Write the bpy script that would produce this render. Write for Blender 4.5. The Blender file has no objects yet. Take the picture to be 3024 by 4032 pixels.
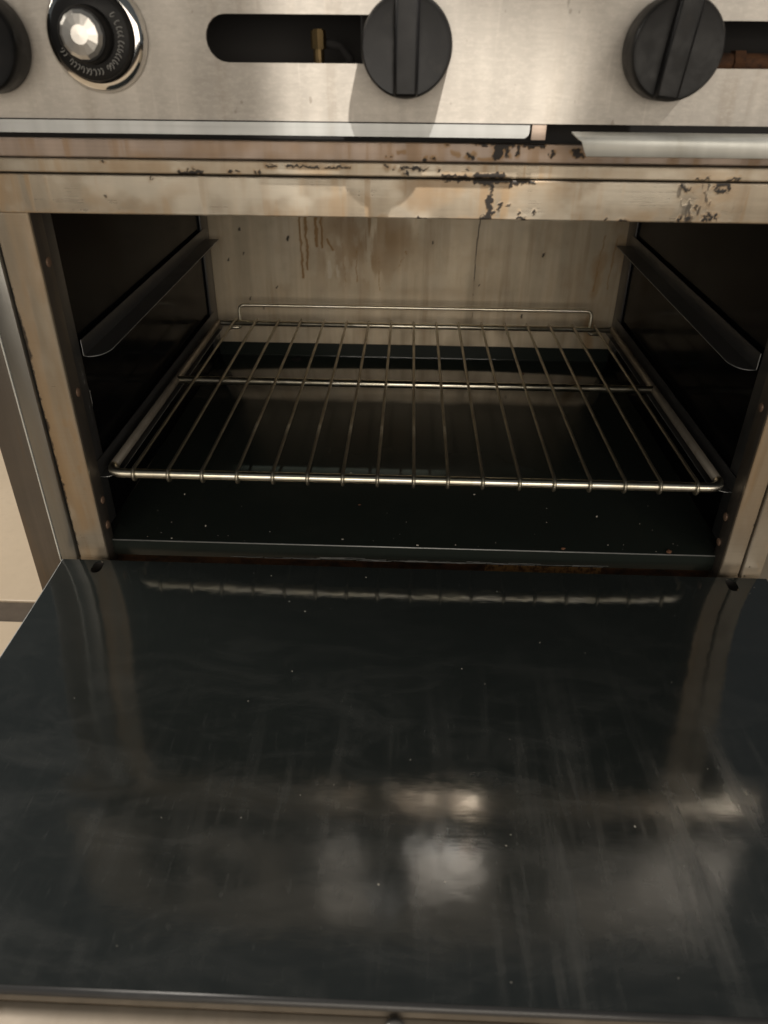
import bpy, bmesh, math, random
import numpy as np
from mathutils import Vector, Matrix
from mathutils.geometry import tessellate_polygon

sc = bpy.context.scene
C = sc.collection
random.seed(7)
R = math.radians

# ------------------------------------------------------------------ camera
cam_d = bpy.data.cameras.new('camera')
cam = bpy.data.objects.new('camera', cam_d)
C.objects.link(cam)
sc.camera = cam
yaw, pitch, roll = -0.0320, 0.5575, 0.0092
fw = Vector((math.sin(yaw)*math.cos(pitch), math.cos(yaw)*math.cos(pitch), -math.sin(pitch)))
rt = fw.cross(Vector((0, 0, 1))).normalized()
up = rt.cross(fw)
r2 = rt*math.cos(roll) + up*math.sin(roll)
u2 = up*math.cos(roll) - rt*math.sin(roll)
cam.matrix_world = Matrix(((r2.x, u2.x, -fw.x, -0.0081), (r2.y, u2.y, -fw.y, -0.656),
                           (r2.z, u2.z, -fw.z, 0.4821), (0, 0, 0, 1)))
cam_d.sensor_fit = 'VERTICAL'
cam_d.sensor_height = 36
cam_d.lens = 25.95
cam_d.clip_start = 0.01
cam_d.clip_end = 100
cam_d.dof.use_dof = True
cam_d.dof.focus_distance = 0.86
cam_d.dof.aperture_fstop = 7.5

# ------------------------------------------------------------------ light of the kitchen
w = bpy.data.worlds.new('World')
sc.world = w
w.use_nodes = True
bg = w.node_tree.nodes['Background']
bg.inputs[0].default_value = (0.80, 0.86, 0.88, 1)
bg.inputs[1].default_value = 0.09

PYL = -0.022

def aim(o, target):
    o.rotation_euler = (Vector(target) - o.location).to_track_quat('-Z', 'Y').to_euler()

def spot(name, target, direction, dist, power, col, angle, size, blend, spin=0):
    d = bpy.data.lights.new(name, 'SPOT')
    o = bpy.data.objects.new(name, d)
    C.objects.link(o)
    o.location = Vector(target) + Vector(direction).normalized()*dist
    q = (Vector(target) - o.location).to_track_quat('-Z', 'Y')
    o.rotation_euler = (q.to_matrix() @ Matrix.Rotation(R(spin), 3, 'Z')).to_euler()
    d.energy = power
    d.color = col
    d.spot_size = R(angle)
    d.spot_blend = blend
    d.shadow_soft_size = size
    return o

def area(name, loc, target, power, col, sx, sy):
    d = bpy.data.lights.new(name, 'AREA')
    o = bpy.data.objects.new(name, d)
    C.objects.link(o)
    o.location = loc
    aim(o, target)
    d.shape = 'RECTANGLE'
    d.size, d.size_y = sx, sy
    d.energy = power
    d.color = col
    return o

def cut_beam(o, poly, soft=.0025):
    """keep only the part of a spot's beam that falls inside a convex outline (an added mask that shapes the lit patch; no object casts its edges)"""
    d = o.data
    d.use_nodes = True
    t = d.node_tree
    em = t.nodes['Emission']
    mw = o.rotation_euler.to_matrix()
    P = o.location
    uv = []
    for q in poly:
        l = mw.transposed() @ (Vector(q) - P)
        uv.append((l.x/-l.z, l.y/-l.z))
    cx = sum(p[0] for p in uv)/len(uv); cy = sum(p[1] for p in uv)/len(uv)
    def mth(op, a, b=0.0, clamp=False):
        k = t.nodes.new('ShaderNodeMath'); k.operation = op; k.use_clamp = clamp
        for i, v in enumerate((a, b)):
            if hasattr(v, 'is_output'): t.links.new(v, k.inputs[i])
            else: k.inputs[i].default_value = v
        return k.outputs[0]
    sep = t.nodes.new('ShaderNodeSeparateXYZ')
    t.links.new(t.nodes.new('ShaderNodeTexCoord').outputs['Normal'], sep.inputs[0])
    az = mth('ABSOLUTE', sep.outputs[2])
    u = mth('MULTIPLY', mth('DIVIDE', sep.outputs[0], az), BEAM_SIGN); v = mth('MULTIPLY', mth('DIVIDE', sep.outputs[1], az), BEAM_SIGN)
    res = None
    for i in range(len(uv)):
        (ax, ay), (bx, by) = uv[i], uv[(i+1) % len(uv)]
        nx, ny = -(by-ay), bx-ax
        L = math.hypot(nx, ny); nx /= L; ny /= L
        if (cx-ax)*nx + (cy-ay)*ny < 0: nx, ny = -nx, -ny
        dd = mth('ADD', mth('MULTIPLY', mth('SUBTRACT', u, ax), nx), mth('MULTIPLY', mth('SUBTRACT', v, ay), ny))
        e = mth('ADD', mth('DIVIDE', dd, soft), .5, True)
        res = e if res is None else mth('MULTIPLY', res, e)
    t.links.new(mth('MULTIPLY', res, 1.0), em.inputs['Strength'])

BEAM_SIGN = 1.0
WARM = (1, 0.93, 0.83)
key = spot('ceiling_spot', (0.02, -0.02, 0.44), (0.35, -1, 1.7), 1.7, 280, WARM, 22, 0.018, 0.03, 0)
cut_beam(key, [(-.114, PYL, .56), (.000, PYL, .52), (.138, PYL, .476), (.130, PYL, .4414), (.1007, 0, .376), (.098, 0, .35), (-.122, 0, .35)])
side = spot('side_spot', (0.25, -0.02, 0.44), (1.0, -1, 1.5), 1.9, 110, WARM, 26, 0.03, 0.03, 0)
cut_beam(side, [(.135, PYL, .476), (.118, PYL, .435), (.105, 0, .40), (.09, 0, .35), (.5, 0, .35), (.6, PYL, .47), (.5, PYL, .60), (.21, PYL, .56)], .010)
area('floor_fill', (-1.6, 0.35, 1.25), (-.75, .3, -.3), 26, WARM, 0.8, 0.5)  # added fill that brightens the floor at left, not a known lamp
area('front_fill', (0.25, -2.1, 0.70), (0.1, 0, 0.25), 30, (1, 0.895, 0.755), 3.2, 0.9)  # added broad fill standing in for the room's ambient light

vs = sc.view_settings
vs.view_transform = 'Standard'
vs.look = 'None'
vs.exposure = 0
vs.gamma = 1
vs.use_curve_mapping = False
sc.cycles.max_bounces = 8
sc.cycles.use_denoising = True

# ------------------------------------------------------------------ helpers
def tag(o, label=None, cat=None, group=None, kind=None):
    if label: o['label'] = label
    if cat: o['category'] = cat
    if group: o['group'] = group
    if kind: o['kind'] = kind
    return o

def empty(name, loc=(0, 0, 0)):
    o = bpy.data.objects.new(name, None)
    o.location = loc
    o.empty_display_size = 0.05
    C.objects.link(o)
    return o

def link(name, me, m, parent=None, smooth=False):
    me.materials.clear()
    me.materials.append(m)
    o = bpy.data.objects.new(name, me)
    C.objects.link(o)
    if parent:
        o.parent = parent
        o.matrix_parent_inverse = Matrix.Translation(-parent.location) if parent.parent is None else Matrix()
    if smooth:
        me.shade_smooth() if hasattr(me, 'shade_smooth') else None
    return o

def obj(name, bm, m, parent=None, smooth=False, auto=None):
    bmesh.ops.recalc_face_normals(bm, faces=bm.faces[:])
    me = bpy.data.meshes.new(name)
    bm.to_mesh(me)
    bm.free()
    if smooth or auto:
        for p in me.polygons: p.use_smooth = True
    if auto:
        me.set_sharp_from_angle(angle=R(auto))
    return link(name, me, m, parent)

def box(bm, x0, x1, y0, y1, z0, z1, bev=0.0, seg=2):
    b = bmesh.new()
    bmesh.ops.create_cube(b, size=1)
    for v in b.verts:
        v.co = Vector(((x0+x1)/2 + v.co.x*(x1-x0), (y0+y1)/2 + v.co.y*(y1-y0), (z0+z1)/2 + v.co.z*(z1-z0)))
    if bev:
        bmesh.ops.bevel(b, geom=b.edges[:], offset=bev, segments=seg, affect='EDGES', profile=0.5)
    t = bpy.data.meshes.new('t')
    b.to_mesh(t); b.free()
    bm.from_mesh(t)
    bpy.data.meshes.remove(t)
    return bm

def boxo(name, dims, m, parent=None, bev=0.0008):
    bm = bmesh.new()
    box(bm, *dims, bev=bev)
    return obj(name, bm, m, parent, auto=40)

def tube(bm, pts, r, n=10, closed=False):
    pts = [Vector(p) for p in pts]
    rings = []
    N = len(pts)
    prev = None
    for i, p in enumerate(pts):
        if closed:
            t = (pts[(i+1) % N] - pts[i-1]).normalized()
        else:
            a = pts[max(i-1, 0)]; b = pts[min(i+1, N-1)]
            t = (b - a).normalized()
        if prev is None:
            ref = Vector((0, 0, 1)) if abs(t.z) < .9 else Vector((1, 0, 0))
            u = t.cross(ref).normalized()
        else:
            u = (prev - t*prev.dot(t)).normalized()
        prev = u
        v = t.cross(u)
        rings.append([bm.verts.new(p + (u*math.cos(k*2*math.pi/n) + v*math.sin(k*2*math.pi/n))*r) for k in range(n)])
    for i in range(N if closed else N-1):
        a, b = rings[i], rings[(i+1) % N]
        for k in range(n):
            bm.faces.new((a[k], a[(k+1) % n], b[(k+1) % n], b[k]))
    if not closed:
        bm.faces.new(rings[0][::-1]); bm.faces.new(rings[-1])
    return bm

def arc(c, a0, a1, r, n, ex, ey):
    c, ex, ey = Vector(c), Vector(ex), Vector(ey)
    return [c + ex*r*math.cos(a0+(a1-a0)*i/n) + ey*r*math.sin(a0+(a1-a0)*i/n) for i in range(n+1)]

def lathe(bm, prof, centre, n=64):
    """prof: (radius, depth towards the viewer); axis along -Y"""
    cx, cy, cz = centre
    rings = []
    for r, h in prof:
        if r < 1e-6:
            rings.append([bm.verts.new((cx, cy-h, cz))])
        else:
            rings.append([bm.verts.new((cx+r*math.cos(2*math.pi*k/n), cy-h, cz+r*math.sin(2*math.pi*k/n))) for k in range(n)])
    for a, b in zip(rings, rings[1:]):
        for k in range(n):
            q = [a[k % len(a)], a[(k+1) % len(a)], b[(k+1) % len(b)], b[k % len(b)]]
            q = list(dict.fromkeys(q))
            if len(q) > 2: bm.faces.new(q)
    return bm

# value noise for wear marks kept as mesh attributes
def _hash(ix, iy, s):
    h = (ix*374761393 + iy*668265263 + s*1274126177) & 0xFFFFFFFF
    h = ((h ^ (h >> 13))*1274126177) & 0xFFFFFFFF
    return ((h ^ (h >> 16)) & 0xFFFF)/65535.0

def vn(x, y, s=0):
    ix = np.floor(x).astype(np.int64); iy = np.floor(y).astype(np.int64)
    fx = x-ix; fy = y-iy
    fx = fx*fx*(3-2*fx); fy = fy*fy*(3-2*fy)
    a = _hash(ix, iy, s); b = _hash(ix+1, iy, s); c = _hash(ix, iy+1, s); d = _hash(ix+1, iy+1, s)
    return (a*(1-fx)+b*fx)*(1-fy) + (c*(1-fx)+d*fx)*fy

def fbm(x, y, s=0, o=4):
    t = 0; a = .5
    for k in range(o):
        t = t + a*vn(x*2**k, y*2**k, s+17*k); a *= .5
    return t/(1-.5**o)

def ss(a, b, x):
    t = np.clip((x-a)/(b-a), 0, 1)
    return t*t*(3-2*t)

def cap(x, z, ax, az, bx, bz, r):
    """signed distance to a stroke"""
    dx, dz = bx-ax, bz-az
    L = dx*dx+dz*dz+1e-12
    h = np.clip(((x-ax)*dx+(z-az)*dz)/L, 0, 1)
    return np.hypot(x-ax-h*dx, z-az-h*dz) - r

def strokes(x, z, lst, s=3, jit=.004, freq=160, soft=.001):
    jx = (fbm(x*freq, z*freq, s)-.5)*jit; jz = (fbm(x*freq, z*freq, s+5)-.5)*jit
    m = np.zeros_like(x)
    for a in lst:
        m = np.maximum(m, 1-ss(-soft, soft, cap(x+jx, z+jz, *a)))
    return m

def sheet(name, x0, x1, z0, z1, y, thick, step, fn, m, parent, corner=0.0, axis='Y'):
    """upright metal sheet facing the viewer, its front a fine grid that carries wear attributes"""
    nx = max(2, int((x1-x0)/step)+1); nz = max(2, int((z1-z0)/step)+1)
    X, Z = np.meshgrid(np.linspace(x0, x1, nx), np.linspace(z0, z1, nz))
    edge = np.minimum(np.minimum(X-x0, x1-X), np.minimum(Z-z0, z1-Z))
    bev = np.clip(1-edge/.0012, 0, 1)
    Y = y + bev*bev*.0008
    n = nx*nz
    if axis == 'Y':
        front = np.stack([X, Y, Z], -1).reshape(-1, 3)
        back = np.array([(x0, y+thick, z0), (x1, y+thick, z0), (x1, y+thick, z1), (x0, y+thick, z1)])
    i = np.arange(n).reshape(nz, nx)
    quads = np.stack([i[:-1, :-1], i[:-1, 1:], i[1:, 1:], i[1:, :-1]], -1).reshape(-1, 4).tolist()
    bot = i[0].tolist(); top = i[-1].tolist(); lef = i[:, 0].tolist(); rig = i[:, -1].tolist()
    quads.append(bot[::-1] + [n, n+1]); quads.append(top + [n+2, n+3])
    quads.append(lef + [n+3, n]); quads.append(rig[::-1] + [n+1, n+2])
    quads.append([n, n+3, n+2, n+1])
    me = bpy.data.meshes.new(name)
    me.from_pydata(np.vstack([front, back]).tolist(), [], quads)
    for k, a in fn(X, Z).items():
        at = me.attributes.new(k, 'FLOAT', 'POINT')
        at.data.foreach_set('value', np.concatenate([a.reshape(-1), np.zeros(4)]).astype(np.float32))
    me.update()
    return link(name, me, m, parent)

# ------------------------------------------------------------------ materials
class N:
    def __init__(self, name):
        self.m = bpy.data.materials.new(name)
        self.m.use_nodes = True
        self.t = self.m.node_tree
        self.b = self.t.nodes['Principled BSDF']
    def n(self, typ, ins=None, **kw):
        k = self.t.nodes.new(typ)
        for a, v in kw.items(): setattr(k, a, v)
        for i, v in (ins or {}).items():
            self.put(k.inputs[i], v)
        return k
    def put(self, sock, v):
        if hasattr(v, 'is_output') : self.t.links.new(v, sock)
        elif isinstance(v, (tuple, list)) and sock.type == 'RGBA': sock.default_value = (*v, 1)[:4]
        else: sock.default_value = v
    def math(self, op, a, b=0.0, c=0.0, clamp=False):
        k = self.n('ShaderNodeMath', operation=op); k.use_clamp = clamp
        self.put(k.inputs[0], a); self.put(k.inputs[1], b); self.put(k.inputs[2], c)
        return k.outputs[0]
    def mix(self, f, a, b):
        k = self.n('ShaderNodeMix', data_type='RGBA')
        self.put(k.inputs[0], f); self.put(k.inputs[6], a); self.put(k.inputs[7], b)
        return k.outputs[2]
    def lerp(self, f, a, b):
        k = self.n('ShaderNodeMix', data_type='FLOAT')
        self.put(k.inputs[0], f); self.put(k.inputs[2], a); self.put(k.inputs[3], b)
        return k.outputs[0]
    def co(self): return self.n('ShaderNodeTexCoord').outputs['Object']
    def noise(self, scale=(1, 1, 1), s=1.0, detail=4, rough=.55, loc=(0, 0, 0), dist=0):
        mp = self.n('ShaderNodeMapping', {0: self.co(), 1: loc, 3: scale})
        return self.n('ShaderNodeTexNoise', {'Vector': mp.outputs[0], 'Scale': s, 'Detail': detail, 'Roughness': rough, 'Distortion': dist}).outputs[0]
    def ramp(self, x, a, b, lo=0.0, hi=1.0):
        return self.n('ShaderNodeMapRange', {0: x, 1: a, 2: b, 3: lo, 4: hi}, interpolation_type='SMOOTHSTEP').outputs[0]
    def attr(self, name): return self.n('ShaderNodeAttribute', attribute_name=name).outputs['Fac']
    def bump(self, h, strength=.2, dist=.001, prev=None):
        k = self.n('ShaderNodeBump', {'Height': h, 'Strength': strength, 'Distance': dist})
        if prev: self.put(k.inputs['Normal'], prev)
        return k.outputs[0]
    def set(self, **kw):
        for k, v in kw.items(): self.put(self.b.inputs[k.replace('_', ' ')], v)
        return self.m

def steel(name, col, rough=.38, metal=.75, worn=False, brush=(4, 60, 400), dirt=.25, dirtcol=(.22, .14, .07), spots=False, stainamt=.9):
    k = N(name)
    grain = k.noise(brush, 1.0, 3, .6)
    patch = k.noise((9, 9, 9), 1.0, 5, .6)
    streak = k.noise((60, 30, 5), 1.0, 4, .6, (3, 1, 2))
    base = k.mix(k.ramp(patch, .35, .75, 0, .35), col, tuple(c*.72 for c in col))
    base = k.mix(k.ramp(streak, .5, .75, 0, dirt), base, dirtcol)
    band = k.noise((26, 20, 1.2), 1.0, 3, .6, (6, 2, 4))
    base = k.mix(k.ramp(band, .42, .68, 0, .55 if worn else .34), base, tuple(min(1, c*1.5) for c in col))
    base = k.mix(k.ramp(grain, .45, .78, 0, .18), base, tuple(c*.62 for c in col))
    if spots:
        sp = k.noise((95, 40, 70), 1.0, 2, .5, (8, 8, 8))
        base = k.mix(k.ramp(sp, .70, .75, 0, .55), base, (.20, .17, .14))
        dr = k.noise((120, 40, 7), 1.0, 3, .6, (2, 5, 1))
        base = k.mix(k.ramp(dr, .60, .72, 0, .35), base, tuple(min(1, c*1.45) for c in col))
        sh = k.noise((190, 60, 330), 1.0, 3, .7, (2, 1, 1))
        base = k.mix(k.ramp(sh, .42, .70, 0, .20), base, tuple(min(1, c*1.6) for c in col))  # pale flecks put into the colour for the steel's shimmer
    rg = k.math('ADD', k.lerp(grain, rough-.1, rough+.1), k.ramp(patch, .4, .7, -.04, .10))
    nrm = k.bump(grain, .06, .0006)
    nrm = k.bump(patch, .10, .004, nrm)
    mt = metal
    if worn:
        st = k.attr('stain'); bu = k.attr('burn'); pa = k.attr('pale')
        base = k.mix(k.math('MULTIPLY', st, stainamt), base, k.mix(patch, (.40, .23, .07), (.19, .095, .03)))
        base = k.mix(k.math('MULTIPLY', pa, .5), base, (.62, .58, .50))
        base = k.mix(bu, base, (.012, .008, .006))
        mt = k.math('MULTIPLY', metal, k.math('SUBTRACT', 1, k.math('MAXIMUM', bu, k.math('MULTIPLY', st, .8)), clamp=True))
        rg = k.math('ADD', rg, k.math('MULTIPLY', k.math('MAXIMUM', st, bu), .2))
        nrm = k.bump(k.math('ADD', k.math('MULTIPLY', bu, 1.0), k.math('MULTIPLY', st, .25)), .35, .0008, nrm)
    return k.set(Base_Color=base, Metallic=mt, Roughness=rg, Normal=nrm)

def enamel(name, col, rough=.09, ior=1.9, smudge=.5, spec=.4):
    k = N(name)
    a = k.noise((14, 14, 14), 1, 5, .6)
    f = k.noise((300, 300, 300), 1, 2, .5)
    base = k.mix(k.ramp(a, .5, .8, 0, smudge*.35), col, tuple(min(1, c*3+.02) for c in col))
    rg = k.math('ADD', k.ramp(a, .4, .8, rough, rough+.14), k.math('MULTIPLY', f, .04))
    return k.set(Base_Color=base, Roughness=rg, IOR=ior, Specular_IOR_Level=spec, Normal=k.bump(a, .04, .003))

M = {}
M['panel'] = steel('panel_steel', (.415, .385, .348), .50, .15, brush=(45, 50, 430), dirt=.42, dirtcol=(.25, .20, .145), spots=True)
M['frame'] = steel('stained_steel', (.34, .29, .225), .32, .6, stainamt=.62, worn=True, brush=(6, 50, 420), dirt=.45)
M['rail'] = steel('rail_steel', (.30, .24, .20), .45, .55, worn=True, dirt=.35)
M['strip'] = steel('grey_steel', (.24, .235, .22), .36, .8, brush=(300, 50, 4), dirt=.2)
M['dull'] = steel('dull_steel', (.15, .132, .115), .42, .7, brush=(300, 50, 4), dirt=.35)
M['tray'] = steel('tray_aluminium', (.42, .43, .43), .40, .5, brush=(5, 60, 300), dirt=.15)
M['tray2'] = steel('pale_aluminium', (.66, .67, .64), .42, .25, brush=(5, 60, 300), dirt=.35, dirtcol=(.36, .34, .28))
M['back'] = steel('oven_back_steel', (.47, .395, .29), .40, .35, worn=True, brush=(40, 40, 40), dirt=.35)
M['wire'] = steel('rack_chrome', (.95, .89, .72), .36, 1.0, brush=(60, 60, 60), dirt=.25, dirtcol=(.18, .12, .06))
for t_ in (M['wire'],):
    nt = t_.node_tree; tg = nt.nodes.new('ShaderNodeTangent'); tg.direction_type = 'RADIAL'; tg.axis = 'X'
    pb = nt.nodes['Principled BSDF']; nt.links.new(tg.outputs[0], pb.inputs['Tangent'])
    pb.inputs['Anisotropic'].default_value = .75; pb.inputs['Anisotropic Rotation'].default_value = .25
M['rail_bar'] = steel('rack_rail', (.30, .265, .22), .45, .6, brush=(60, 60, 60), dirt=.6, dirtcol=(.12, .08, .05))  # duller copy of the rack chrome; side rails reflect less light
M['thin'] = steel('rack_wire', (.36, .33, .26), .34, .9, brush=(60, 60, 60), dirt=.5, dirtcol=(.10, .07, .04))  # darker copy of the rack chrome; lengthwise wires reflect less light
M['enamel'] = enamel('black_enamel', (.004, .0042, .005), .10, 1.38, .1, .05)
k = N('oven_floor_enamel')
a = k.noise((14, 14, 14), 1, 5, .6)
sep = k.n('ShaderNodeSeparateXYZ', {0: k.co()}); yy = sep.outputs[1]; up_ = k.ramp(sep.outputs[2], .0170, .0185)
pol = k.ramp(k.math('ADD', yy, k.math('MULTIPLY', a, .03)), .425, .450)     # still polished along the back
M['panfloor'] = k.set(Base_Color=k.mix(k.ramp(a, .5, .85, 0, .3), (.018, .0225, .0198), (.035, .038, .034)), Roughness=k.lerp(up_, k.lerp(pol, k.ramp(a, .4, .8, .18, .28), .09), .35), IOR=k.lerp(up_, k.lerp(pol, 1.32, 2.7), 1.15), Normal=k.bump(a, .04, .003))
M['guide'] = enamel('guide_enamel', (.045, .045, .046), .30, 1.7, .6)
M['black'] = N('dark_inside').set(Base_Color=(.012, .011, .011), Roughness=.8)  # flat black, also standing for shade in gaps, slots and holes

def door_mat():
    k = N('door_enamel')
    xyz = k.n('ShaderNodeSeparateXYZ', {0: k.co()})
    X, Y = xyz.outputs[0], xyz.outputs[1]
    st = k.noise((34, 3.2, 1), 1, 5, .62, (2, 0, 0), .4)
    st2 = k.noise((90, 9, 1), 1, 4, .6, (0, 7, 0))
    big = k.noise((6, 6, 1), 1, 4, .6, (1, 1, 0), .8)
    front = k.ramp(Y, -.10, -.36, 0, 1)
    side = k.ramp(X, -.28, .18, .35, 1)
    msk = k.math('MULTIPLY', k.math('MULTIPLY', front, side), k.ramp(big, .35, .65, .15, 1))
    sm = k.math('MULTIPLY', k.ramp(st, .48, .74), msk)
    sm = k.math('MAXIMUM', sm, k.math('MULTIPLY', k.ramp(st2, .56, .78), k.math('MULTIPLY', msk, .6)))
    scr = k.noise((40, 260, 1), 1, 3, .7, (5, 3, 0), 2)
    haze = k.noise((9, 22, 1), 1, 6, .68, (4, 9, 0), 1.2)
    fine = k.noise((220, 34, 1), 1, 3, .7, (1, 4, 0), .6)
    sm2 = k.math('ADD', sm, k.math('MULTIPLY', k.ramp(haze, .42, .70, 0, .34), k.ramp(Y, -.06, -.3, .25, 1)))
    sm2 = k.math('ADD', sm2, k.math('MULTIPLY', k.ramp(fine, .60, .74, 0, .30), k.ramp(Y, -.1, -.3, .2, 1)), clamp=True)
    base = k.mix(sm2, (.0180, .0215, .0208), (.072, .074, .071))
    rg = k.math('ADD', k.ramp(big, .35, .7, .045, .08), k.math('MULTIPLY', sm, .22))
    rg = k.math('ADD', rg, k.ramp(Y, -.05, -.4, 0, .05))
    # the liner is a little buckled
    wav = k.math('MULTIPLY', k.math('MULTIPLY', X, X), k.math('SINE', k.math('MULTIPLY', Y, 17.0)))
    nrm = k.bump(wav, 1.0, .03)
    nrm = k.bump(k.noise((30, 30, 1), 1, 2, .5), .05, .004, nrm)
    nrm = k.bump(scr, .03, .0006, nrm)
    return k.set(Base_Color=base, Roughness=rg, IOR=1.85, Normal=nrm)
M['door'] = door_mat()

k = N('knob_plastic')
a = k.noise((60, 60, 60), 1, 5, .65)
M['knob'] = k.set(Base_Color=k.mix(k.ramp(a, .55, .8, 0, .5), (.006, .006, .0065), (.03, .027, .024)), Roughness=k.ramp(a, .3, .7, .36, .55), Specular_IOR_Level=.28, Normal=k.bump(a, .08, .001))
M['chrome'] = N('chrome').set(Base_Color=(.82, .80, .77), Metallic=1.0, Roughness=.10)
M['cap'] = N('dull_chrome').set(Base_Color=(.62, .60, .57), Metallic=.8, Roughness=.28)
M['mark'] = N('dial_marks').set(Base_Color=(.30, .30, .29), Roughness=.6)
k = N('brass')
M['brass'] = k.set(Base_Color=k.mix(k.noise((90, 90, 90), 1), (.20, .14, .06), (.07, .05, .03)), Metallic=.9, Roughness=.4)
k = N('copper_rivet')
M['rivet'] = k.set(Base_Color=k.mix(k.noise((200, 200, 200), 1), (.30, .20, .14), (.15, .09, .06)), Metallic=.35, Roughness=.5)
k = N('rust')
a = k.noise((40, 40, 60), 1, 6, .7)
M['rust'] = k.set(Base_Color=k.mix(k.ramp(a, .35, .65), (.016, .008, .005), (.10, .042, .016)), Roughness=.85, Normal=k.bump(a, .5, .003))
k = N('floor_tile')
a = k.noise((5, 5, 5), 1, 6, .6); b = k.noise((70, 70, 70), 1, 4, .6)
M['tile'] = k.set(Base_Color=k.mix(k.ramp(a, .3, .7), k.mix(k.ramp(b, .5, .8, 0, .4), (.66, .54, .40), (.5, .40, .29)), (.58, .47, .34)), Roughness=k.ramp(a, .3, .7, .35, .55))
k = N('grout')
M['grout'] = k.set(Base_Color=k.mix(k.noise((60, 60, 60), 1), (.07, .055, .04), (.13, .10, .075)), Roughness=.9)
k = N('crumbs')
M['crumb'] = k.set(Base_Color=k.mix(k.noise((60, 60, 60), 1), (.45, .40, .33), (.7, .66, .6)), Roughness=.8)
M['crumb_brown'] = N('burnt_crumbs').set(Base_Color=(.16, .075, .04), Roughness=.8)

# ------------------------------------------------------------------ floor of the kitchen
FZ = -0.30
bm = bmesh.new()
box(bm, -4, 4, -4, 4, FZ-.05, FZ-.004)
ground = obj('floor', bm, M['grout'])
tag(ground, kind='structure')
T, G = 0.60, 0.005
tile_me = None
for ix in range(-3, 3):
    for iy in range(-3, 3):
        x0 = ix*T + .15; y0 = .242 + iy*T + (0.046 if iy >= 0 else 0)
        if tile_me is None:
            b = bmesh.new()
            box(b, 0, T-G, 0, T-G, -.008, 0, bev=.002)
            tile_me = bpy.data.meshes.new('tile'); b.to_mesh(tile_me); b.free()
            tile_me.materials.append(M['tile'])
        o = bpy.data.objects.new('tile', tile_me)
        C.objects.link(o)
        o.parent = ground
        o.location = (x0, y0, FZ + random.uniform(-.0006, .0006))

# ------------------------------------------------------------------ the range
rg = empty('oven_range', (0, 0.3, FZ))
tag(rg, 'old stainless steel kitchen oven range with its black door dropped open', 'oven')

def slot_outline(x0, x1, z0, z1, n=10):
    """stadium between x0..x1, z0..z1 along its longer side"""
    if x1-x0 >= z1-z0:
        r = (z1-z0)/2; zc = (z0+z1)/2
        pts = [(x1-r+r*math.cos(a), zc+r*math.sin(a)) for a in [-math.pi/2+math.pi*i/n for i in range(n+1)]]
        pts += [(x0+r+r*math.cos(a), zc+r*math.sin(a)) for a in [math.pi/2+math.pi*i/n for i in range(n+1)]]
    else:
        r = (x1-x0)/2; xc = (x0+x1)/2
        pts = [(xc+r*math.cos(a), z1-r+r*math.sin(a)) for a in [math.pi*i/n for i in range(n+1)]]
        pts += [(xc+r*math.cos(a), z0+r+r*math.sin(a)) for a in [math.pi+math.pi*i/n for i in range(n+1)]]
    return pts

def slotted(name, us, vs_, slots, place, thick, m, parent):
    """a sheet in (u, v) with stadium slots; each slot fills one grid cell"""
    us = sorted(us); vs_ = sorted(vs_)
    bm = bmesh.new()
    def quad(pts): return bm.faces.new([bm.verts.new(place(u, v, 0)) for u, v in pts])
    cells = {}
    for (cu0, cu1, cv0, cv1, outline) in slots:
        cells[(round(cu0, 5), round(cv0, 5))] = (cu0, cu1, cv0, cv1, outline)
    for u0, u1 in zip(us, us[1:]):
        for v0, v1 in zip(vs_, vs_[1:]):
            key = (round(u0, 5), round(v0, 5))
            if key in cells:
                o = cells[key][4]
                outer = [(u0, v0), (u1, v0), (u1, v1), (u0, v1)]
                allp = outer + o
                vv = [bm.verts.new(place(u, v, 0)) for u, v in allp]
                for t in tessellate_polygon([[Vector((*p, 0)) for p in outer], [Vector((*p, 0)) for p in o]]):
                    try: bm.faces.new([vv[i] for i in t])
                    except ValueError: pass
                rim = vv[4:]
                deep = [bm.verts.new(place(u, v, thick)) for u, v in o]
                for i in range(len(rim)):
                    j = (i+1) % len(rim)
                    bm.faces.new((rim[i], rim[j], deep[j], deep[i]))
            else:
                quad([(u0, v0), (u1, v0), (u1, v1), (u0, v1)])
    bmesh.ops.remove_doubles(bm, verts=bm.verts[:], dist=1e-6)
    # rim all round
    be = [e for e in bm.edges if e.is_boundary]
    out = [e for e in be if all(abs(v.co[0]-place(us[0], 0, 0)[0]) < 1e-6 or abs(v.co[0]-place(us[-1], 0, 0)[0]) < 1e-6 or
           any((Vector(place(0, q, 0)) - Vector((0, v.co[1], v.co[2]))).length < 1e-4 for q in (vs_[0], vs_[-1])) for v in e.verts)]
    ext = bmesh.ops.extrude_edge_only(bm, edges=out)
    d = Vector(place(0, 0, thick)) - Vector(place(0, 0, 0))
    for g in ext['geom']:
        if isinstance(g, bmesh.types.BMVert): g.co += d
    o = obj(name, bm, m, parent, auto=30)
    return o

def lin(a, b, n): return [a+(b-a)*i/n for i in range(n+1)]

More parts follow.
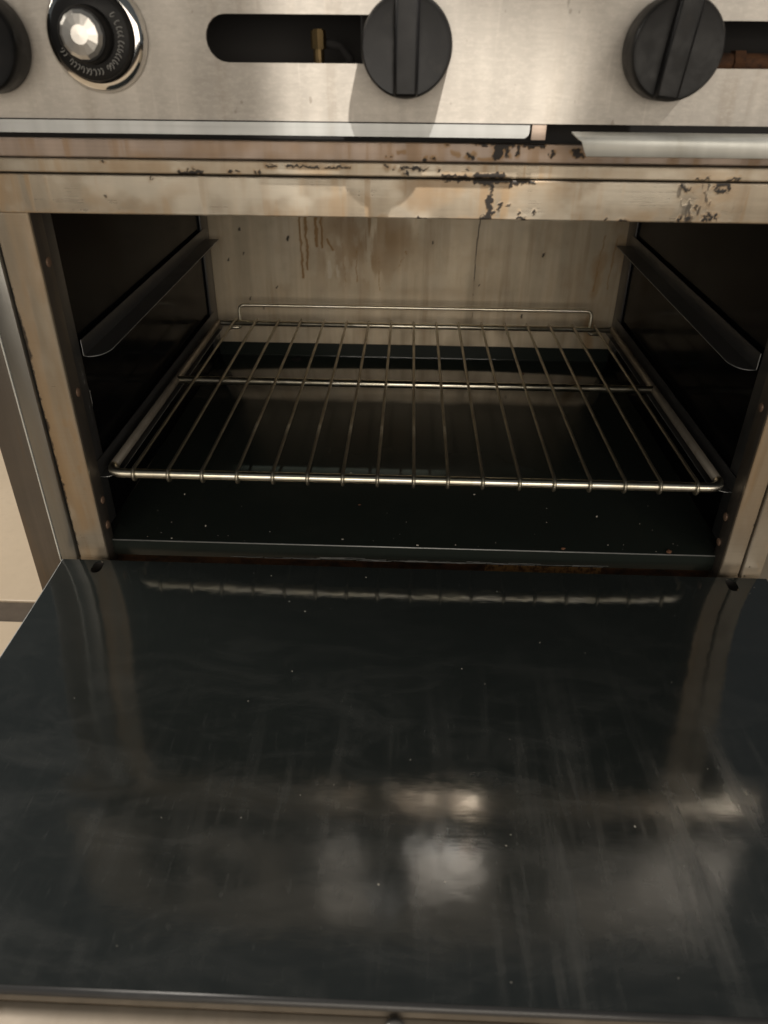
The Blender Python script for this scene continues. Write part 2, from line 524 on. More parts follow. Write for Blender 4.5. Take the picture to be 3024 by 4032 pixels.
PY = -0.022          # control panel plane
PB, PT = 0.4366, 0.60
s1 = slot_outline(-.1615, .002, .4745, .5045)
s2 = slot_outline(.1735, .335, .4735, .5025)
us = [-.46, -.30, -.20, -.17, .02, .09, .165, .345, .40, .46]
vs_ = [PB, .468, .510, PT]
panel = slotted('control_panel', us, vs_, [(-.17, .02, .468, .510, s1), (.165, .345, .468, .510, s2)],
                lambda u, v, d: (u, PY+d, v), .0025, M['panel'], rg)
b = bmesh.new(); box(b, -.46, .46, PY+.0015, PY+.05, PT-.0, PT+.012, .003)
obj('top_rail', b, M['panel'], rg, auto=40)
b = bmesh.new(); box(b, -.455, .455, .0125, .0135, .410, .4390)
obj('gap_shade', b, M['black'], rg)  # black sheet added for the shade in the gap under the panel
# space behind the panel, coloured black for the dark seen in the slots
b = bmesh.new(); box(b, -.455, .455, .06, .064, .438, .6)
obj('manifold_plate', b, M['black'], rg)
b = bmesh.new(); box(b, -.455, .455, .035, .06, .4395, .443)
obj('manifold_floor', b, M['black'], rg)
# gas fittings seen in the slots
b = bmesh.new()
lathe(b, [(0, 0), (0, 0)], (0, 0, 0)) if False else None
tube(b, [(-.083, .012, .462), (-.083, .012, .4835)], .0042, 12)
tube(b, [(-.083, .012, .4835), (-.083, .012, .4955)], .0058, 8)
tube(b, [(-.083, .012, .4955), (-.083, .012, .4965)], .0042, 8)
obj('brass_fitting', b, M['brass'], rg)
b = bmesh.new()
tube(b, [(-.083, .016, .488), (-.068, .02, .486), (-.06, .024, .478), (-.058, .024, .455)], .0035, 10)
obj('gas_tube', b, M['black'], rg, smooth=True)
b = bmesh.new(); box(b, -.05, .02, .0, .03, .455, .52, .004)
obj('valve_body', b, M['black'], rg, auto=40)
b = bmesh.new()
tube(b, [(.19, .012, .477), (.46, .012, .477)], .0065, 14)
for xx in (.205, .232, .262): tube(b, [(xx, .012, .477), (xx+.008, .012, .477)], .0092, 6)
obj('gas_manifold', b, M['rust'], rg, auto=40)
b = bmesh.new(); box(b, .165, .195, .0, .03, .455, .52, .004)
obj('valve_body', b, M['black'], rg, auto=40)

# knobs
def knob(x, z, rot, r=.0325):
    b = bmesh.new()
    pr = [(0, 0), (r*.97, 0), (r, .002), (r*.985, .0215), (r*.965, .0245), (r*.93, .0258), (r*.86, .0252), (0, .0235)]
    lathe(b, pr, (0, 0, 0), 72)
    # grip: a rounded bar across the face
    g = bmesh.new(); box(g, -.0095, .0095, -.0335, -.018, -r*.955, r*.955, .0026, 3)
    for v in g.verts:
        f = max(0, 1-(abs(v.co.z)/(r*.955))**6)
        if v.co.y < -.026: v.co.x *= .86; v.co.y += (1-f)*.0045
    t = bpy.data.meshes.new('t'); g.to_mesh(t); g.free(); b.from_mesh(t); bpy.data.meshes.remove(t)
    bmesh.ops.rotate(b, verts=b.verts[:], cent=(0, 0, 0), matrix=Matrix.Rotation(R(rot), 3, 'Y'))
    bmesh.ops.translate(b, verts=b.verts[:], vec=(x, PY-.003, z))
    o = obj('knob', b, M['knob'], rg, auto=35)
    s = bmesh.new(); tube(s, [(x, .0, z), (x, PY-.004, z)], .006, 12)
    obj('shaft', s, M['dull'], o, auto=40)
    return o
knob(-.0148, .4853, 0)
knob(.1720, .4853, 6)
knob(-.3225, .4853, 0)

# thermostat dial
DX, DZ = -.2405, .4905
b = bmesh.new()
lathe(b, [(.0275, .0), (.036, .0), (.0366, .002), (.0352, .006), (.0325, .0085), (.0300, .009), (.0285, .0075)], (DX, PY-.0005, DZ), 80)
dial = obj('dial_bezel', b, M['chrome'], rg, auto=50)
b = bmesh.new()
lathe(b, [(.0288, .001), (.0288, .014), (.0280, .0165), (.0262, .0175), (.0175, .0185), (.0182, .021), (.0172, .030), (.0160, .0315), (.0140, .0318)], (DX, PY, DZ), 80)
dk = obj('dial', b, M['knob'], rg, auto=40)
b = bmesh.new()
lathe(b, [(.0140, .030), (.0150, .0325), (.0125, .0350), (.0060, .0362), (0, .0364)], (DX, PY, DZ), 14)
obj('chrome_cap', b, M['cap'], dk)
b = bmesh.new()
rnd = random.Random(3)
for i in range(9):
    a = R(-150 + i*22)
    er = Vector((math.cos(a), 0, math.sin(a))); et = Vector((-math.sin(a), 0, math.cos(a)))
    c = Vector((DX, PY-.0182, DZ)) + er*.0226
    for off, hh in ((-.0026, .0042), (0, .0036), (.0026, .0042)):
        if rnd.random() < .2: continue
        # worn figure: a small open loop of strokes
        o_ = c + et*off
        ring = [o_ + er*hh*.5*math.cos(t) + et*.0010*math.sin(t) for t in [k*math.pi/4 + rnd.uniform(0, .3) for k in range(rnd.choice([5, 6, 7]))]]
        tube(b, ring, .0003, 5)
obj('dial_markings', b, M['mark'], dk)

# ------------------------------------------------------------------ front frame with its burnt-on marks
def base_wear(x, z, s, amt=.5):
    st = ss(.52, .8, fbm(x*22, z*30, s, 5))*amt
    st = np.maximum(st, ss(.6, .8, fbm(x*70, z*14, s+9, 4))*amt*.7)
    st = np.maximum(st, ss(.55, .75, fbm(x*110, z*9, s+21, 5))*amt)
    return st

def header_wear(x, z):
    st = base_wear(x, z, 2, .75)
    st = np.maximum(st, ss(.004, 0, z-.3640 + (fbm(x*120, z*60, 8)-.5)*.006)*.5*ss(.4, .6, fbm(x*30, z*3, 4)))
    st = np.maximum(st, .55*ss(.40, .75, fbm(x*60, z*90, 31))*ss(.19, .215, x)*ss(.27, .245, x))
    bl = [(.0551, .3945, .0570, .3868, .0008), (.0570, .3868, .0547, .3804, .0006), (.0547, .3815, .0563, .3665, .0021), (.0566, .366, .0503, .3655, .0012),
          (.0555, .370, .0595, .3693, .001), (.0623, .3727, .0661, .3767, .0007), (.07, .3755, .0732, .3755, .0004), (.0925, .3692, .0935, .3712, .0006),
          (.0806, .3704, .081, .3692, .0006), (.081, .3655, .086, .3648, .001), (-.002, .3642, .003, .3642, .0007),
          (.0439, .3942, .0635, .3944, .0022), (.0672, .3940, .0917, .3938, .0010), (.0711, .3935, .0718, .3896, .0007), (.0735, .3928, .084, .3925, .0009),
          (.0166, .3945, .0371, .3945, .0012),
          (.2128, .3874, .2086, .3935, .0010), (.2128, .3874, .2155, .3900, .0006), (.2375, .3925, .2463, .3942, .0016), (.2463, .3947, .2480, .3900, .0012), (.2385, .3886, .2440, .3890, .0011), (.2390, .392, .2360, .3900, .0006),
          (.2134, .3679, .2130, .3660, .0010), (.2209, .368, .2190, .3665, .0009), (.2331, .3682, .2345, .3660, .0014), (.2353, .3709, .238, .368, .0012), (.2412, .3701, .243, .368, .0008),
          (.2245, .377, .2235, .374, .0005), (.1645, .3654, .170, .3646, .0009), (.153, .3662, .1520, .3650, .0007), (-.2235, .3924, -.2230, .3912, .0006), (-.2635, .3791, -.2630, .3786, .0005)]
    bu = strokes(x, z, [(*q_[:4], q_[4]*1.35) for q_ in bl], 5, .0052, 380, .0006)
    st = np.maximum(st, .75*strokes(x, z, [(a, b_, c, d, r+.0012) for a, b_, c, d, r in bl], 6, .006, 200, .0016))
    sp = ss(.60, .72, fbm(x*260, z*80, 41, 4))*ss(.195, .21, x)*ss(.265, .25, x)
    bu = np.maximum(bu, sp*ss(.45, .65, fbm(x*60, z*40, 77))*.75)
    pa = ss(.42, .72, fbm(x*26, z*36, 55))*.9
    return {'stain': st, 'burn': bu, 'pale': pa}

HB, HT = .3638, .3941
sheet('frame_header', -.358, .46, HB, HT, -.002, .012, .0006, header_wear, M['frame'], rg)

def trim_wear(x, z):
    st = base_wear(x, z, 12, .6)
    bl = [(-.0307, .4026, -.029, .4024, .0006), (-.0245, .4014, -.024, .4016, .0006), (-.0177, .4021, -.0082, .4025, .0007), (-.0082, .4025, -.0027, .4023, .0011), (-.0027, .4023, .0028, .4011, .0004),
          (.0123, .4012, .0128, .4010, .0006), (.0361, .4021, .0365, .4019, .0005), (-.0142, .3978, -.0125, .3976, .0011),
          (-.1998, .3968, -.1809, .3970, .0011), (-.1925, .3993, -.1922, .3975, .0004), (-.1875, .4006, -.187, .4004, .0004), (-.158, .3979, -.157, .3974, .0008), (-.152, .3978, -.151, .3976, .0006),
          (-.1378, .3981, -.1375, .3970, .0005), (-.1336, .3990, -.134, .3968, .0008), (-.1285, .4024, -.1195, .4025, .0005), (-.2619, .4046, -.261, .4044, .0005), (-.11, .4028, -.085, .4022, .0007), (-.08, .402, -.06, .4024, .0006),
          (.0166, .3967, .0371, .3965, .0010), (.0439, .3970, .0635, .3976, .0016), (.0635, .3976, .0650, .3966, .0014), (.22, .3968, .231, .3970, .0006), (.245, .3970, .255, .3968, .0008)]
    bu = strokes(x, z, [(*q_[:4], q_[4]*1.35) for q_ in bl], 15, .0052, 380, .0006)
    st = np.maximum(st, .75*strokes(x, z, [(a, b_, c, d, r+.0012) for a, b_, c, d, r in bl], 6, .006, 200, .0016))
    return {'stain': st, 'burn': bu, 'pale': ss(.5, .8, fbm(x*30, z*60, 66))*.6}
sheet('frame_trim', -.46, .46, .3954, .4058, -.0004, .008, .0006, trim_wear, M['frame'], rg)

def rail_wear(x, z):
    st = base_wear(x, z, 22, .45)
    st = np.maximum(st, .7*strokes(x, z, [(.0241, .4133, .0281, .4125, .002), (.045, .409, .056, .4085, .0012), (.0591, .4143, .062, .412, .004), (-.0214, .4128, -.015, .413, .0015)], 9, .004, 200, .001))
    bl = [(.0355, .4125, .037, .4105, .0009), (.0371, .4110, .0405, .4112, .0013), (.0591, .4120, .0600, .4160, .0028), (.0672, .4175, .0674, .4125, .0010), (.0752, .4180, .0756, .4130, .0009),
          (.1029, .4130, .1032, .4145, .0011), (.1200, .4160, .1240, .4150, .0016), (.1227, .4130, .1278, .4128, .0012), (.0019, .4081, .0022, .4083, .0010), (.0080, .4081, .0092, .4084, .0010),
          (-.0302, .4102, -.030, .4104, .0004), (-.0268, .4096, -.0266, .4098, .0004), (.041, .4214, .0959, .4214, .0016), (.0601, .419, .066, .4185, .0018), (.085, .4195, .0959, .4198, .0014), (.0180, .4195, .019, .4190, .0005)]
    bu = strokes(x, z, [(*q_[:4], q_[4]*1.35) for q_ in bl], 25, .0052, 380, .0006)
    st = np.maximum(st, .75*strokes(x, z, [(a, b_, c, d, r+.0012) for a, b_, c, d, r in bl], 6, .006, 200, .0016))
    return {'stain': st, 'burn': bu, 'pale': np.zeros_like(x)}
sheet('frame_rail', -.46, .46, .4064, .4205, .003, .006, .0007, rail_wear, M['rail'], rg)

def jamb_wear(side):
    def f(x, z):
        u = x*side
        st = .65*ss(.38, .72, fbm(x*75, z*9, 33, 5)) + .35*ss(.25, .05, z)*ss(.02, .08, z)
        st = np.maximum(st, .8*ss(.5, .7, fbm(x*150, z*60, 35))*ss(.012, .004, np.abs(u-.345 + .03*(z-.12)))*ss(.03, .05, z)*ss(.22, .15, z)*(1 if side < 0 else .35))
        st = st*ss(.028, .045, z + (fbm(x*60, z*60, 3)-.5)*.02)
        bu = strokes(x, z, [(-.3655, .30, -.3655, .02, .0008), (-.3650, .27, -.3650, .235, .0018), (-.3640, .17, -.3645, .16, .0012), (-.365, .10, -.365, .08, .0012)], 36, .004, 260, .0006)
        if side > 0: bu = strokes(x, z, [(.355, .07, .3555, .068, .0008)], 5, .001, 200, .0004)
        return {'stain': np.clip(st, 0, 1), 'burn': bu*.9, 'pale': ss(.5, .8, fbm(x*40, z*16, 44))*.5}
    return f
A_ = .335
sheet('jamb', -.366, -A_, -.004, .3638, 0, .004, .0009, jamb_wear(-1), M['frame'], rg)
sheet('jamb', A_, .3556, -.004, .3638, 0, .004, .0009, jamb_wear(1), M['frame'], rg)
RET = .0254
riv_me = None
for sgn, spots in ((-1, ((.0172, .3187), (.0175, .1929), (.0177, .0678), (.0166, .0368))), (1, ((.0168, .1929), (.0225, .0641), (.0212, .0328)))):
    b = bmesh.new()
    x0, x1 = sorted((sgn*A_, sgn*(A_+.003)))
    box(b, x0, x1, .0042, RET, -.06, .3636, .0005)
    ret = obj('jamb_return', b, M['dull'], rg, auto=40)
    for y, z in spots:
        if riv_me is None:
            b = bmesh.new()
            bmesh.ops.create_uvsphere(b, u_segments=14, v_segments=8, radius=.0046)
            for v in b.verts: v.co.x *= .38
            riv_me = bpy.data.meshes.new('rivet'); b.to_mesh(riv_me); b.free()
            for p in riv_me.polygons: p.use_smooth = True
            riv_me.materials.append(M['rivet'])
        o = bpy.data.objects.new('rivet', riv_me); C.objects.link(o)
        o.parent = ret
        o.location = Vector((sgn*(A_-.0004), y, z)); o.scale = (1, random.uniform(.85, 1.1), random.uniform(.9, 1.1))

# outer trims beside the jambs
b = bmesh.new(); box(b, -.3856, -.3672, -.004, .010, .0012, .392, .0012)
obj('side_trim', b, M['strip'], rg, auto=40)
b = bmesh.new(); box(b, -.3872, -.3858, -.0045, .012, .0012, .43, .0003)
obj('trim_edge', b, M['tray2'], rg)
b = bmesh.new(); box(b, -.4285, -.3875, .012, .030, -.22, .43, .002)
obj('side_post', b, M['dull'], rg, auto=40)
def rtrim(x, z):
    st = .8*strokes(x, z, [(.3745, .055, .3738, .042, .0011), (.372, .03, .3725, .028, .0007), (.370, .022, .3722, .018, .0008), (.3735, .014, .3735, .012, .001)], 4, .002, 200, .0006)
    return {'stain': np.maximum(st, base_wear(x, z, 3, .2)), 'burn': .8*strokes(x, z, [(.36, .006, .361, .004, .0006), (.3625, .018, .363, .017, .0005)], 4, .001, 200, .0004), 'pale': ss(.4, .8, fbm(x*40, z*16, 4))*.7}
sheet('side_trim', .3566, .3777, .0012, .43, -.003, .013, .001, rtrim, M['frame'], rg)
# body behind, lower front below the door
b = bmesh.new()
box(b, -.386, -.352, .0305, .66, -.22, .60); box(b, .352, .3765, .0105, .66, -.22, .60); box(b, -.352, .352, .63, .66, -.22, .60); box(b, -.46, .46, .07, .66, .575, .60)
obj('body_shell', b, M['dull'], rg)
b = bmesh.new(); box(b, -.36, .36, .004, .02, -.22, -.062, .002)
obj('kick_panel', b, M['strip'], rg, auto=40)

# ------------------------------------------------------------------ oven cavity
CW, D, TOP = .347, .6165, .385
def back_wear(x, z):
    st = .25*base_wear(x, z, 51, .8)
    bl = ss(.36, .68, fbm(x*26, z*16, 53, 5))*np.exp(-(((x+.075)/.085)**2 + ((z-.225)/.055)**2))
    st = np.maximum(st, .9*bl)
    st = np.maximum(st, .75*ss(.42, .62, fbm(x*70, z*28, 57, 5))*np.exp(-(((x+.09)/.07)**2 + ((z-.19)/.05)**2)))
    dr = strokes(x, z, [(-.192, .30, -.191, .155, .0019), (-.182, .30, -.182, .169, .0019), (-.165, .30, -.165, .209, .0024), (-.158, .30, -.156, .205, .0018), (-.146, .218, -.139, .200, .002),
                        (-.122, .21, -.118, .14, .0007), (-.10, .2, -.098, .15, .0009), (-.062, .19, -.060, .135, .0006), (.308, .229, .304, .187, .001), (.304, .187, .303, .14, .0012), (.328, .225, .327, .181, .0012), (.327, .181, .325, .145, .0008)], 52, .006, 90, .0009)
    st = np.maximum(st, dr)
    st = np.maximum(st, .8*ss(.52, .66, fbm(x*130, z*11, 71, 4))*np.exp(-(((x+.10)/.09)**2 + ((z-.235)/.06)**2)))
    st = np.maximum(st, .6*ss(.285, .305, x + (fbm(x*40, z*40, 61)-.5)*.03)*ss(.35, .6, fbm(x*30, z*18, 62)))
    sp = strokes(x, z, [(.009, .24, .001, .222, .0014), (.001, .222, -.018, .193, .0016), (-.018, .193, -.033, .171, .0006)], 63, .014, 130, .001)*ss(.4, .55, fbm(x*160, z*160, 64))
    st = np.maximum(st, sp)
    cr = strokes(x, z, [(.104, .30, .103, .252, .0008), (.103, .252, .100, .209, .0008), (.100, .209, .100, .158, .0006), (.100, .158, .101, .116, .0004), (.101, .116, .102, .091, .0002)], 54, .002, 80, .0005)
    spots = [(-.292, .23, .0016), (-.213, .217, .0022), (-.289, .192, .001), (-.316, .181, .0014), (-.236, .137, .0011), (.211, .196, .0019), (.109, .145, .0008), (.186, .094, .0017), (-.262, .101, .0015), (-.285, .116, .0012), (.027, .214, .0010)]
    bu = np.maximum(cr*.85, strokes(x, z, [(a, c, a+.001, c+.003, r) for a, c, r in spots], 56, .004, 220, .0006)*.9)
    pa = .6*strokes(x, z, [(-.145, .18, -.145, .158, .0035), (-.132, .176, -.130, .158, .002)], 58, .004, 150, .001)
    pa = np.maximum(pa, .35*ss(.5, .8, fbm(x*18, z*10, 59)))
    return {'stain': st, 'burn': bu, 'pale': pa}
sheet('oven_back', -CW, CW, .0, TOP, D, .008, .0014, back_wear, M['back'], rg)
def wall(sgn):
    b = bmesh.new()
    x0, x1 = sorted((sgn*CW, sgn*(CW+.004)))
    box(b, x0, x1, RET+.0005, D-.0005, -.06, TOP)
    o = obj('oven_wall', b, M['enamel'], rg)
    b = bmesh.new()      # folded edge in the back corner
    x0, x1 = sorted((sgn*(CW-.0005), sgn*(CW-.0035)))
    box(b, x0, x1, D-.045, D-.001, .04, TOP-.001, .0008)
    obj('corner_flange', b, M['guide'], o, auto=40)
    b = bmesh.new()
    box(b, x0, x1, RET+.001, RET+.036, .02, TOP-.001, .0008)
    obj('front_flange', b, M['guide'], o, auto=40)
    return o
wl, wr = wall(-1), wall(1)
b = bmesh.new()
rs = random.Random(4)
for _ in range(26):
    yy, zz, hh = .056+rs.gauss(0, .004), .178+rs.gauss(0, .012), rs.uniform(.002, .009)
    tube(b, [(-CW+.0031, yy, zz-hh), (-CW+.0029, yy+rs.uniform(-.001, .001), zz), (-CW+.0031, yy, zz+hh)], rs.uniform(.0002, .0006), 5)
obj('white_scuff', b, M['mark'], wl)
b = bmesh.new(); box(b, -CW, CW, .013, D-.001, TOP+.001, TOP+.005)
obj('oven_ceiling', b, M['enamel'], rg)

def shelf_guide(sgn, zf, zb, y0, y1, xin, h, wall_o):
    """L-shaped runner: plate against the wall and a ledge whose front corner is rounded"""
    b = bmesh.new()
    xw = CW-.0042
    t = .0012
    n = 10
    rr = min(.018, (xw-xin)*.75)
    out = [(xw, y0+.002)] + [(xin+rr-rr*math.sin(a), y0+rr*1.6-rr*1.6*math.cos(a)) for a in [math.pi/2*i/n for i in range(n+1)]] + [(xin, y1), (xw, y1)]
    zz = lambda y: zf + (zb-zf)*(y-y0)/(y1-y0)
    lo = [b.verts.new((sgn*x, y, zz(y))) for x, y in out]
    hi = [b.verts.new((sgn*x, y, zz(y)+t)) for x, y in out]
    b.faces.new(lo); b.faces.new(hi)
    for i in range(len(lo)):
        j = (i+1) % len(lo)
        b.faces.new((lo[i], lo[j], hi[j], hi[i]))
    v = []
    for x in (xw, xw-t):
        for y, z in ((y0, zz(y0)+t*1.02), (y1, zz(y1)+t*1.02), (y1, zz(y1)+h), (y0, zz(y0)+h)):
            v.append(b.verts.new((sgn*x, y, z)))
    for q in ((0, 1, 2, 3), (4, 5, 6, 7), (0, 1, 5, 4), (1, 2, 6, 5), (2, 3, 7, 6), (3, 0, 4, 7)):
        b.faces.new([v[i] for i in q])
    o = obj('rack_guide', b, M['guide'], wall_o)
    b = bmesh.new()      # worn bare edge
    pts = [Vector((sgn*(xw-.0006), y0-.0001, zz(y0)+h)), Vector((sgn*(xw-.0006), y0-.0001, zz(y0)+t))] + [Vector((sgn*x, y-.0001, zz(y)+t*.5)) for x, y in out[1:n+2]]
    tube(b, pts, .0004, 6)
    tube(b, [(sgn*xin, y0+rr*1.6, zz(y0+rr*1.6)+t*.6), (sgn*xin, y1-.02, zz(y1-.02)+t*.6)], .00028, 5)
    obj('pale_edge', b, M['tray'], o)
    return o
for s, wo in ((-1, wl), (1, wr)):
    shelf_guide(s, .2125, .2205, .063, .585, .3205, .018, wo)
    shelf_guide(s, .0845, .0845, .038, .585, .3215, .018, wo)

# oven floor pan with a turned-down front lip and upturned back lip
FP = .0159
b = bmesh.new()
prof = [(.0188, -.0048), (.0186, FP-.0012), (.0198, FP), (.598, FP), (.6135, FP+.0005), (.6145, FP+.024), (.6160, FP+.024)]
L = []
for xx in (-.3462, .3462):
    L.append([b.verts.new((xx if i > 1 or True else xx, y, z)) for i, (y, z) in enumerate(prof)])
for i in range(len(prof)-1):
    b.faces.new((L[0][i], L[1][i], L[1][i+1], L[0][i+1]))
pan = obj('oven_floor', b, M['panfloor'], rg, auto=30)
sol = pan.modifiers.new('thick', 'SOLIDIFY'); sol.thickness = .0011; sol.offset = -1
bv = pan.modifiers.new('round', 'BEVEL'); bv.width = .0008; bv.segments = 2; bv.limit_method = 'ANGLE'
b = bmesh.new(); tube(b, [(-.334, .0187, FP-.0004), (.334, .0187, FP-.0004)], .0007, 8)
obj('pale_edge', b, M['tray'], pan, smooth=True)  # pale bead laid along the lip for its highlight
b = bmesh.new()
for _ in range(60):
    xx = rs.gauss(-.02, .09); ww = rs.uniform(.004, .02); z0 = -.0042+abs(rs.gauss(0, .0016))
    tube(b, [(xx-ww, .0187, z0), (xx, .01845, z0+rs.uniform(-.0004, .0006)), (xx+ww, .0187, z0)], rs.uniform(.0001, .0003), 4)
tag(obj('lip_scuffs', b, M['mark'], pan), kind='stuff')
for xx, yy in ((-.2074, .598), (-.0, .3)):
    if xx == 0: continue
    b = bmesh.new(); lathe(b, [(0, 0), (.009, 0), (.009, .0006), (0, .0006)], (0, 0, 0), 24)
    bmesh.ops.rotate(b, verts=b.verts[:], cent=(0, 0, 0), matrix=Matrix.Rotation(R(-90), 3, 'X'))
    bmesh.ops.translate(b, verts=b.verts[:], vec=(xx, yy, FP+.0004))
    obj('drain_hole', b, M['black'], pan)  # flat black disc standing for the dark inside a hole
# rusty burner box under the pan
b = bmesh.new(); box(b, -.345, .345, .024, .028, -.06, -.006)
bb = obj('burner_box', b, M['rust'], rg)
b = bmesh.new(); box(b, -.334, .334, .0045, .0235, -.062, -.054)
obj('hinge_channel', b, M['rust'], rg)
b = bmesh.new(); box(b, .085, .215, .0224, .0238, -.034, -.008, .0004)
k = N('scorched_label'); a = k.noise((160, 40, 120), 1, 4, .7)
obj('scorched_plate', b, k.set(Base_Color=k.mix(k.ramp(a, .45, .6), (.30, .16, .05), (.08, .035, .012)), Roughness=.8), bb)

# ------------------------------------------------------------------ door, dropped open and level
DL, DWD, DB = .4390, .3785, -.0132        # front edge, half width, edge at the hinge
def dz(v):
    # the liner is dished a little
    a, m = -.0137, -.25
    if v >= m: return .010 - .065/.23*((a-m)**2 - (v-m)**2)/2
    return .010 - .065/.23*((a-m)**2)/2 + .05/.2*(v-m)**2/2
def dslot(x0, x1, y0, y1):
    o = slot_outline(x0, x1, y0, y1, 8)
    return (x0-.002, x1+.002, y0-.002, y1+.0005, o)
so1 = dslot(-.3420, -.3310, -.0345, -.0150)
so2 = (.3305, .3465, so1[2], so1[3], slot_outline(.3330, .3440, -.0345, -.0150, 8))
us = lin(-DWD, so1[0], 3)[:-1] + [so1[0], so1[1]] + lin(so1[1], so2[0], 40)[1:-1] + [so2[0], so2[1]] + lin(so2[1], DWD, 3)[1:]
vs_ = lin(-DL, so1[2], 34)[:-1] + [so1[2], so1[3], DB]
door = slotted('door', us, vs_, [so1, so2], lambda u, v, d: (u, v, dz(v)-d), .0015, M['door'], rg)
b = bmesh.new()
box(b, -DWD+.004, DWD-.004, -DL+.003, DB-.004, -.047, -.030, .003)
obj('outer_skin', b, M['strip'], door, auto=40)
b = bmesh.new()
tube(b, [(-DWD, -DL-.0005, dz(-DL)-.0034), (DWD, -DL-.0005, dz(-DL)-.0034)], .0032, 12)
obj('rolled_edge', b, M['guide'], door, smooth=True)
b = bmesh.new(); tube(b, [(-DWD-.0002, v, dz(v)-.0006) for v in lin(-DL, DB, 24)], .0007, 6)
obj('side_edge', b, M['tray'], door)
b = bmesh.new(); box(b, -.405, .405, -.52, -DL-.003, -.010, -.0055, .0015)
box(b, -.37, .37, -DL-.0025, -DL+.003, -.0295, -.006)
lipo = obj('front_flange', b, steel('flange_steel', (.50, .42, .33), .45, .15), door, auto=40)
b = bmesh.new(); bmesh.ops.create_uvsphere(b, u_segments=20, v_segments=10, radius=.0062)
for v in b.verts: v.co = Vector((v.co.x-.0055, v.co.y-.4475, v.co.z*.45-.0055))
obj('screw', b, M['cap'], lipo, smooth=True)
for s in (-1, 1):
    b = bmesh.new(); box(b, s*.3375-.0025, s*.3375+.0025, -.0335, -.0275, -.0084, -.0035, .0008)
    obj('hinge_arm', b, M['rust'], door)
    b = bmesh.new(); box(b, s*.3375-.014, s*.3375+.014, -.046, -.0135, -.0105, -.0085)
    for q in ((-.046, -.045, .0005), (-.0145, -.0137, .0078)): box(b, s*.3375-.014, s*.3375+.014, q[0], q[1], -.0085, q[2])
    obj('slot_shade', b, M['black'], door)  # black box added under the slot so it reads dark

# ------------------------------------------------------------------ crumb trays under the control panel
def crumb_tray(x0, x1, yf, z0, z1, label, chamfer, rnd_end):
    t = empty('crumb_tray', ((x0+x1)/2, yf+.15, z0))
    tag(t, label, 'tray')
    b = bmesh.new()
    if not chamfer:
        n = 8; rr = .0045
        out = [(x0, z0)] + [(x1-rr+rr*math.sin(a), z0+rr-rr*math.cos(a)) for a in [math.pi/2*i/n for i in range(n+1)]] + [(x1, z1), (x0, z1)]
        f = [b.verts.new((x, yf, z)) for x, z in out]; g = [b.verts.new((x, yf+.0015, z)) for x, z in out]
        b.faces.new(f); b.faces.new(g)
        for i in range(len(f)): b.faces.new((f[i], f[(i+1) % len(f)], g[(i+1) % len(f)], g[i]))
    else:
        # folded lip: sloping top and upright face, its end cut at a slant
        prof = [(yf+.011, z1), (yf+.0015, z1-.0035), (yf, z1-.0052), (yf, z0+.0006), (yf+.0008, z0), (yf+.003, z0)]
        sl = [0, .004, .0062, .0105, .0115, .0125]
        a = [b.verts.new((x0+s, y, z)) for (y, z), s in zip(prof, sl)]
        c = [b.verts.new((x1, y, z)) for y, z in prof]
        for i in range(len(prof)-1): b.faces.new((a[i], a[i+1], c[i+1], c[i]))
    lip = obj('front_lip', b, M['tray2'] if chamfer else M['tray'], t, auto=25)
    if chamfer:
        sm = lip.modifiers.new('thick', 'SOLIDIFY'); sm.thickness = .0012; sm.offset = -1
    b = bmesh.new(); box(b, x0+.022 if chamfer else x0, x1-.002, max(yf+.0125, .0095), yf+.30, z0+.0006+(.0045 if chamfer else .0005), z0+.0016+(.0045 if chamfer else .0005))
    obj('tray_floor', b, M['dull'], t)
    return t
crumb_tray(-.46, .0795, -.0245, .4269, .4358, 'grey crumb tray lip pushed in flush under the control panel, left', False, True)
crumb_tray(.1085, .46, -.050, .4175, .4330, 'pale crumb tray pulled slightly forward under the right-hand knob', True, False)
b = bmesh.new(); box(b, .0815, .0925, -.0215, -.0185, .4255, .4362, .0004)
obj('tray_bracket', b, M['rail'], rg, auto=40)

# ------------------------------------------------------------------ wire rack
ZR = .0935
RX, Y0, Y1, Y2 = .3283, .0325, .3003, .5551
rk = empty('wire_rack', (0, .3, .0858))
tag(rk, 'chrome wire oven rack on the lower guides inside the oven', 'oven rack')
rb = .0052
b = bmesh.new()
cr_ = .016
pts = [tuple(p) for p in arc((-RX+cr_, Y0+cr_, ZR), math.pi, 1.5*math.pi, cr_, 8, (1, 0, 0), (0, 1, 0))] + \
      [tuple(p) for p in arc((RX-cr_, Y0+cr_, ZR), 1.5*math.pi, 2*math.pi, cr_, 8, (1, 0, 0), (0, 1, 0))]
tube(b, pts, rb, 14)
obj('front_bar', b, M['wire'], rk, smooth=True)
for s_ in (-1, 1):
    b = bmesh.new(); tube(b, [(s_*RX, Y0+cr_, ZR), (s_*RX, .3, ZR), (s_*RX, Y2, ZR)], rb-.0002, 14)
    obj('side_rail', b, M['rail_bar'], rk, smooth=True)
for yy, r_ in ((Y1, .0052), (Y2, .0043)):
    b = bmesh.new(); tube(b, [(-RX+.002, yy, ZR), (RX-.002, yy, ZR)], r_, 12)
    obj('cross_bar', b, M['wire'], rk, smooth=True)
rw = .0020
wire_me = None
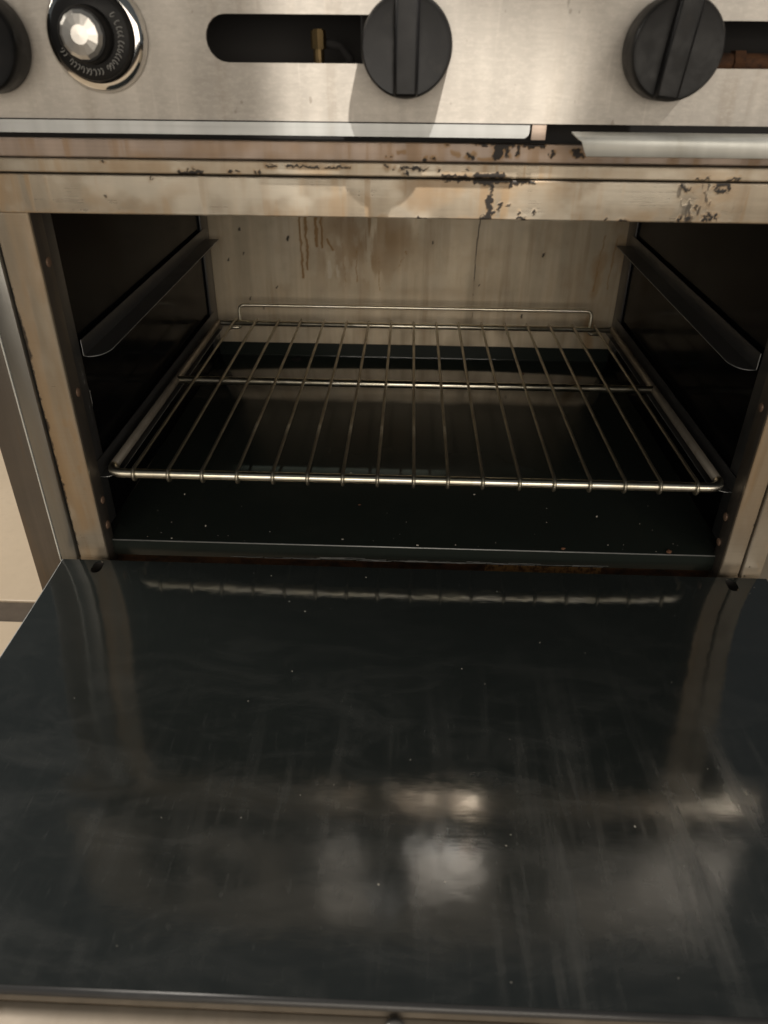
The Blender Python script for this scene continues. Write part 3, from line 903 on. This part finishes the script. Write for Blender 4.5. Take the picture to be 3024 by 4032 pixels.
for i in range(17):
    x = (i-8)*.0375
    if wire_me is None:
        b = bmesh.new()
        zt = rb + rw*.7
        p = [(0, Y2-.30+.0035, zt-.0007)]
        p += [(0, yy-.30, zt-.0006) for yy in (.5, .4, Y1, .2, .1, Y0+.02)]
        p += [tuple(q) for q in arc((0, Y0-.30, 0), math.pi/2, math.pi*1.9, rb+rw*.75, 14, (0, 1, 0), (0, 0, 1))]
        tube(b, p, rw, 8)
        wire_me = bpy.data.meshes.new('wire'); b.to_mesh(wire_me); b.free()
        for q in wire_me.polygons: q.use_smooth = True
        wire_me.materials.append(M['thin'])
    o = bpy.data.objects.new('wire', wire_me); C.objects.link(o)
    o.parent = rk
    o.location = (x + random.uniform(-.0008, .0008), 0, ZR-.0858)
    o.rotation_euler.z = random.uniform(-.003, .003)
b = bmesh.new()
GX0, GX1, GZ, GY = -.2925, .2925, .1225, .5605
cg = .009
p = [(GX0-.016, GY-.004, ZR-.0085), (GX0-.006, GY-.001, ZR-.009)] + [tuple(q) for q in arc((GX0-.004, GY, ZR-.005), 1.5*math.pi, 2*math.pi, .004, 4, (1, 0, 0), (0, 0, 1))]
p += [tuple(q) for q in arc((GX0+cg, GY, GZ-cg), math.pi, math.pi/2, cg, 6, (1, 0, 0), (0, 0, 1))]
p += [tuple(q) for q in arc((GX1-cg, GY, GZ-cg), math.pi/2, 0, cg, 6, (1, 0, 0), (0, 0, 1))]
p += [tuple(q) for q in arc((GX1+.004, GY, ZR-.005), math.pi, 1.5*math.pi, .004, 4, (1, 0, 0), (0, 0, 1))] + [(GX1+.016, GY-.004, ZR-.0085)]
tube(b, p, .0026, 10)
obj('back_stop', b, M['wire'], rk, smooth=True)

# ------------------------------------------------------------------ crumbs
def crumbs(name, spots, m, label):
    b = bmesh.new()
    rn = random.Random(11)
    for x, y, z, r in spots:
        if z == 0: z = dz(y)
        t = bmesh.new()
        bmesh.ops.create_icosphere(t, subdivisions=1, radius=r)
        for v in t.verts:
            v.co *= rn.uniform(.6, 1.25)
            v.co.z *= .6
        bmesh.ops.rotate(t, verts=t.verts[:], cent=(0, 0, 0), matrix=Matrix.Rotation(rn.uniform(0, 6), 3, 'Z') @ Matrix.Scale(rn.uniform(1, 1.8), 3, (1, 0, 0)))
        bmesh.ops.translate(t, verts=t.verts[:], vec=(x, y, z+r*.3))
        me = bpy.data.meshes.new('t'); t.to_mesh(me); t.free(); b.from_mesh(me); bpy.data.meshes.remove(me)
    o = obj(name, b, m)
    return tag(o, label, 'crumbs', kind='stuff')
rn = random.Random(5)
sp = []
for _ in range(42):
    sp.append((rn.uniform(-.32, .32), .022 + abs(rn.gauss(0, rn.choice([.012, .05, .12]))), FP, rn.choice([.0003, .0004, .0005, .0007, .0012])))
for _ in range(48):
    sp.append((rn.uniform(-.36, .37), rn.uniform(-.43, -.02), 0, rn.choice([.00025, .0003, .0004, .0006])))
crumbs('food_crumbs', sp, M['crumb'], 'tiny pale crumbs scattered over the oven floor and door')
sp = [(.2855, .0235, FP, .0028), (.17, .024, FP, .0022), (.19, .55, FP, .002), (-.062, .106, FP, .0016), (.30, .012, -.052, .006)]
crumbs('burnt_crumbs', sp, M['crumb_brown'], 'brown burnt crumbs along the front of the oven floor')
